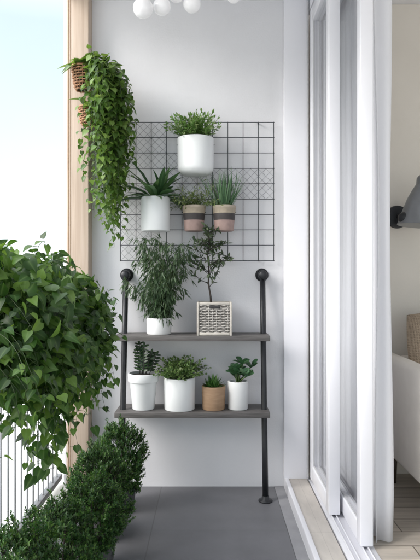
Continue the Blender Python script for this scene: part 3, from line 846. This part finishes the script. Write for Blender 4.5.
# ------------------------------------------------------------------ the room inside
t = thing('sofa', 'cream linen sofa on dark legs, only its rounded arm showing past the curtain', 'sofa', (1.9, 2.95, ZS))
X0, X1 = 1.0, 2.9
boxes((X0, X0+.10, 2.46, 3.40, .25, .812)).build('arm', 'sofa', t, bevel=.035, segs=5)
boxes((X1-.17, X1, 2.46, 3.40, .25, .812)).build('arm', 'sofa', t, bevel=.035, segs=5)
boxes((X0+.101, X1-.171, 2.48, 3.40, .25, .42)).build('base', 'sofa', t, bevel=.02)
boxes((X0+.101, X1-.171, 3.27, 3.42, .422, .79)).build('backrest', 'sofa', t, bevel=.05, segs=5)
for k in range(2):
    xx = X0+.105+k*.81; boxes((xx, xx+.803, 2.47, 3.268, .423, .57)).build('seat_cushion', 'sofa', t, bevel=.05, segs=5)
for x in (X0+.07, X1-.07):
    for y in (2.54, 3.30): MB().tube([(x, y, ZS), (x, y, .252)], [.014, .022], 12).build('leg', 'darkwood', t)
# cushion
pm = MB(); k = 22; cw_, chh_ = .215, .25
cc = V((1.322, 3.17, .815)); tilt = Matrix.Rotation(math.radians(-16), 3, 'X')
for side in (1, -1):
    b0 = len(pm.v)
    for j in range(k+1):
        for i in range(k+1):
            u, w = -1+2*i/k, -1+2*j/k
            x = u*cw_*(1-.07*(w*w)); z = w*chh_*(1-.07*(u*u))
            th = .075*max(0, (1-u**4)*(1-w**4))**.45 + .004*math.sin(7*u+3*w)*(1-u*u)*(1-w*w)
            pm.v.append(cc+tilt @ V((x, -side*th, z)))
    for j in range(k):
        for i in range(k):
            a = b0+j*(k+1)+i; q = (a, a+1, a+k+2, a+k+1)
            pm.f.append(q if side == 1 else q[::-1])
tag(pm.build('cushion', 'knit', origin=(1.325, 3.10, .57)), 'taupe knitted cushion leaning on the cream sofa', 'cushion')
# wall lamp
c = at(394, 217, 3.44)
t = thing('wall_lamp', 'black and grey swivel wall lamp with a cone shade inside the room', 'lamp', c)
mt = Matrix.Rotation(PI/2, 4, 'X')
MB().lathe((c.x+.02, WY+.049, c.z), [(.001, 0), (.068, 0), (.07, .006), (.066, .022), (.03, .03), (.001, .03)], 32, mt).build('wall_plate', 'black', t, auto=50)
s0 = at(421, 226, 3.22)
MB().tube([(c.x+.02, WY+.02, c.z), (c.x+.03, 3.32, c.z+.005), (c.x+.06, 3.24, c.z-.005), (s0.x-.095, 3.2, s0.z+.035)], .014, 12).build('arm', 'black', t)
MB().sphere((s0.x-.105, 3.2, s0.z+.045), .032, 16, 10).build('hinge', 'black', t)
mt = Matrix.Rotation(math.radians(5), 4, 'Y')
pr = [(.128, .0), (.131, .003), (.128, .012), (.112, .07), (.088, .15), (.066, .2), (.052, .225), (.046, .235), (.046, .27), (.036, .285), (.018, .295), (.017, .325), (.001, .328)]
MB().lathe(s0, pr[::1], 40, mt).build('shade', 'lampgrey', t, auto=45)

# ------------------------------------------------------------------ light, sky, camera
SUN_DIR = V((-.78, -.36, .52)).normalized()     # towards the sun
el = math.asin(SUN_DIR.z); rot = math.atan2(SUN_DIR.x, SUN_DIR.y)
w = bpy.data.worlds.new('World'); sc.world = w; w.use_nodes = True
nt = w.node_tree; bg = nt.nodes['Background']
sky = nt.nodes.new('ShaderNodeTexSky'); sky.sky_type = 'NISHITA'; sky.sun_disc = False
sky.sun_elevation = el; sky.sun_rotation = rot; sky.air_density = 1.0; sky.dust_density = 2; sky.ozone_density = 1.0
# a thin bright veil of high cloud over the blue
tc = nt.nodes.new('ShaderNodeTexCoord'); no = nt.nodes.new('ShaderNodeTexNoise'); no.inputs['Scale'].default_value = 2.2; no.inputs['Detail'].default_value = 6
nt.links.new(tc.outputs['Generated'], no.inputs['Vector'])
mr = nt.nodes.new('ShaderNodeMapRange'); mr.inputs['From Min'].default_value = .3; mr.inputs['From Max'].default_value = .7
mr.inputs['To Min'].default_value = .82; mr.inputs['To Max'].default_value = .97
nt.links.new(no.outputs['Fac'], mr.inputs['Value'])
mx = nt.nodes.new('ShaderNodeMix'); mx.data_type = 'RGBA'; 
sx = nt.nodes.new('ShaderNodeSeparateXYZ'); nt.links.new(tc.outputs['Generated'], sx.inputs[0])
zr = ramp(nt, [(0, (1.12, 1.22, 1.28)), (.40, (.86, 1.02, 1.10)), (.55, (1.7, 1.78, 1.85)), (.9, (5.0, 5.05, 5.2))])   # an overcast sky is brighter overhead
nt.links.new(sx.outputs['Z'], zr.inputs['Fac']); nt.links.new(zr.outputs['Color'], mx.inputs['B'])
nt.links.new(mr.outputs['Result'], mx.inputs['Factor']); nt.links.new(sky.outputs['Color'], mx.inputs['A'])
nt.links.new(mx.outputs['Result'], bg.inputs['Color']); bg.inputs['Strength'].default_value = .15
sl = bpy.data.lights.new('sun', 'SUN'); sl.energy = .8; sl.angle = math.radians(35); sl.color = (1, .97, .93)
so = bpy.data.objects.new('sun', sl); col.objects.link(so)
so.rotation_euler = (-SUN_DIR).to_track_quat('-Z', 'Y').to_euler()

cam = bpy.data.cameras.new('camera'); co = bpy.data.objects.new('camera', cam); col.objects.link(co)
cam.sensor_fit = 'AUTO'; cam.sensor_width = 36; cam.lens = 36*F/560; cam.shift_y = -2/560
cam.clip_start = .05; cam.clip_end = 6000
co.location = (0, 0, CZ); co.rotation_euler = (PI/2, 0, 0)
sc.camera = co
sc.view_settings.view_transform = 'Standard'; sc.view_settings.look = 'None'; sc.view_settings.gamma = 1
sc.view_settings.exposure = 2.6; sc.view_settings.use_curve_mapping = False
sc.render.engine = 'CYCLES'
sc.cycles.use_denoising = True
sc.cycles.max_bounces = 10; sc.cycles.diffuse_bounces = 6; sc.cycles.transparent_max_bounces = 12
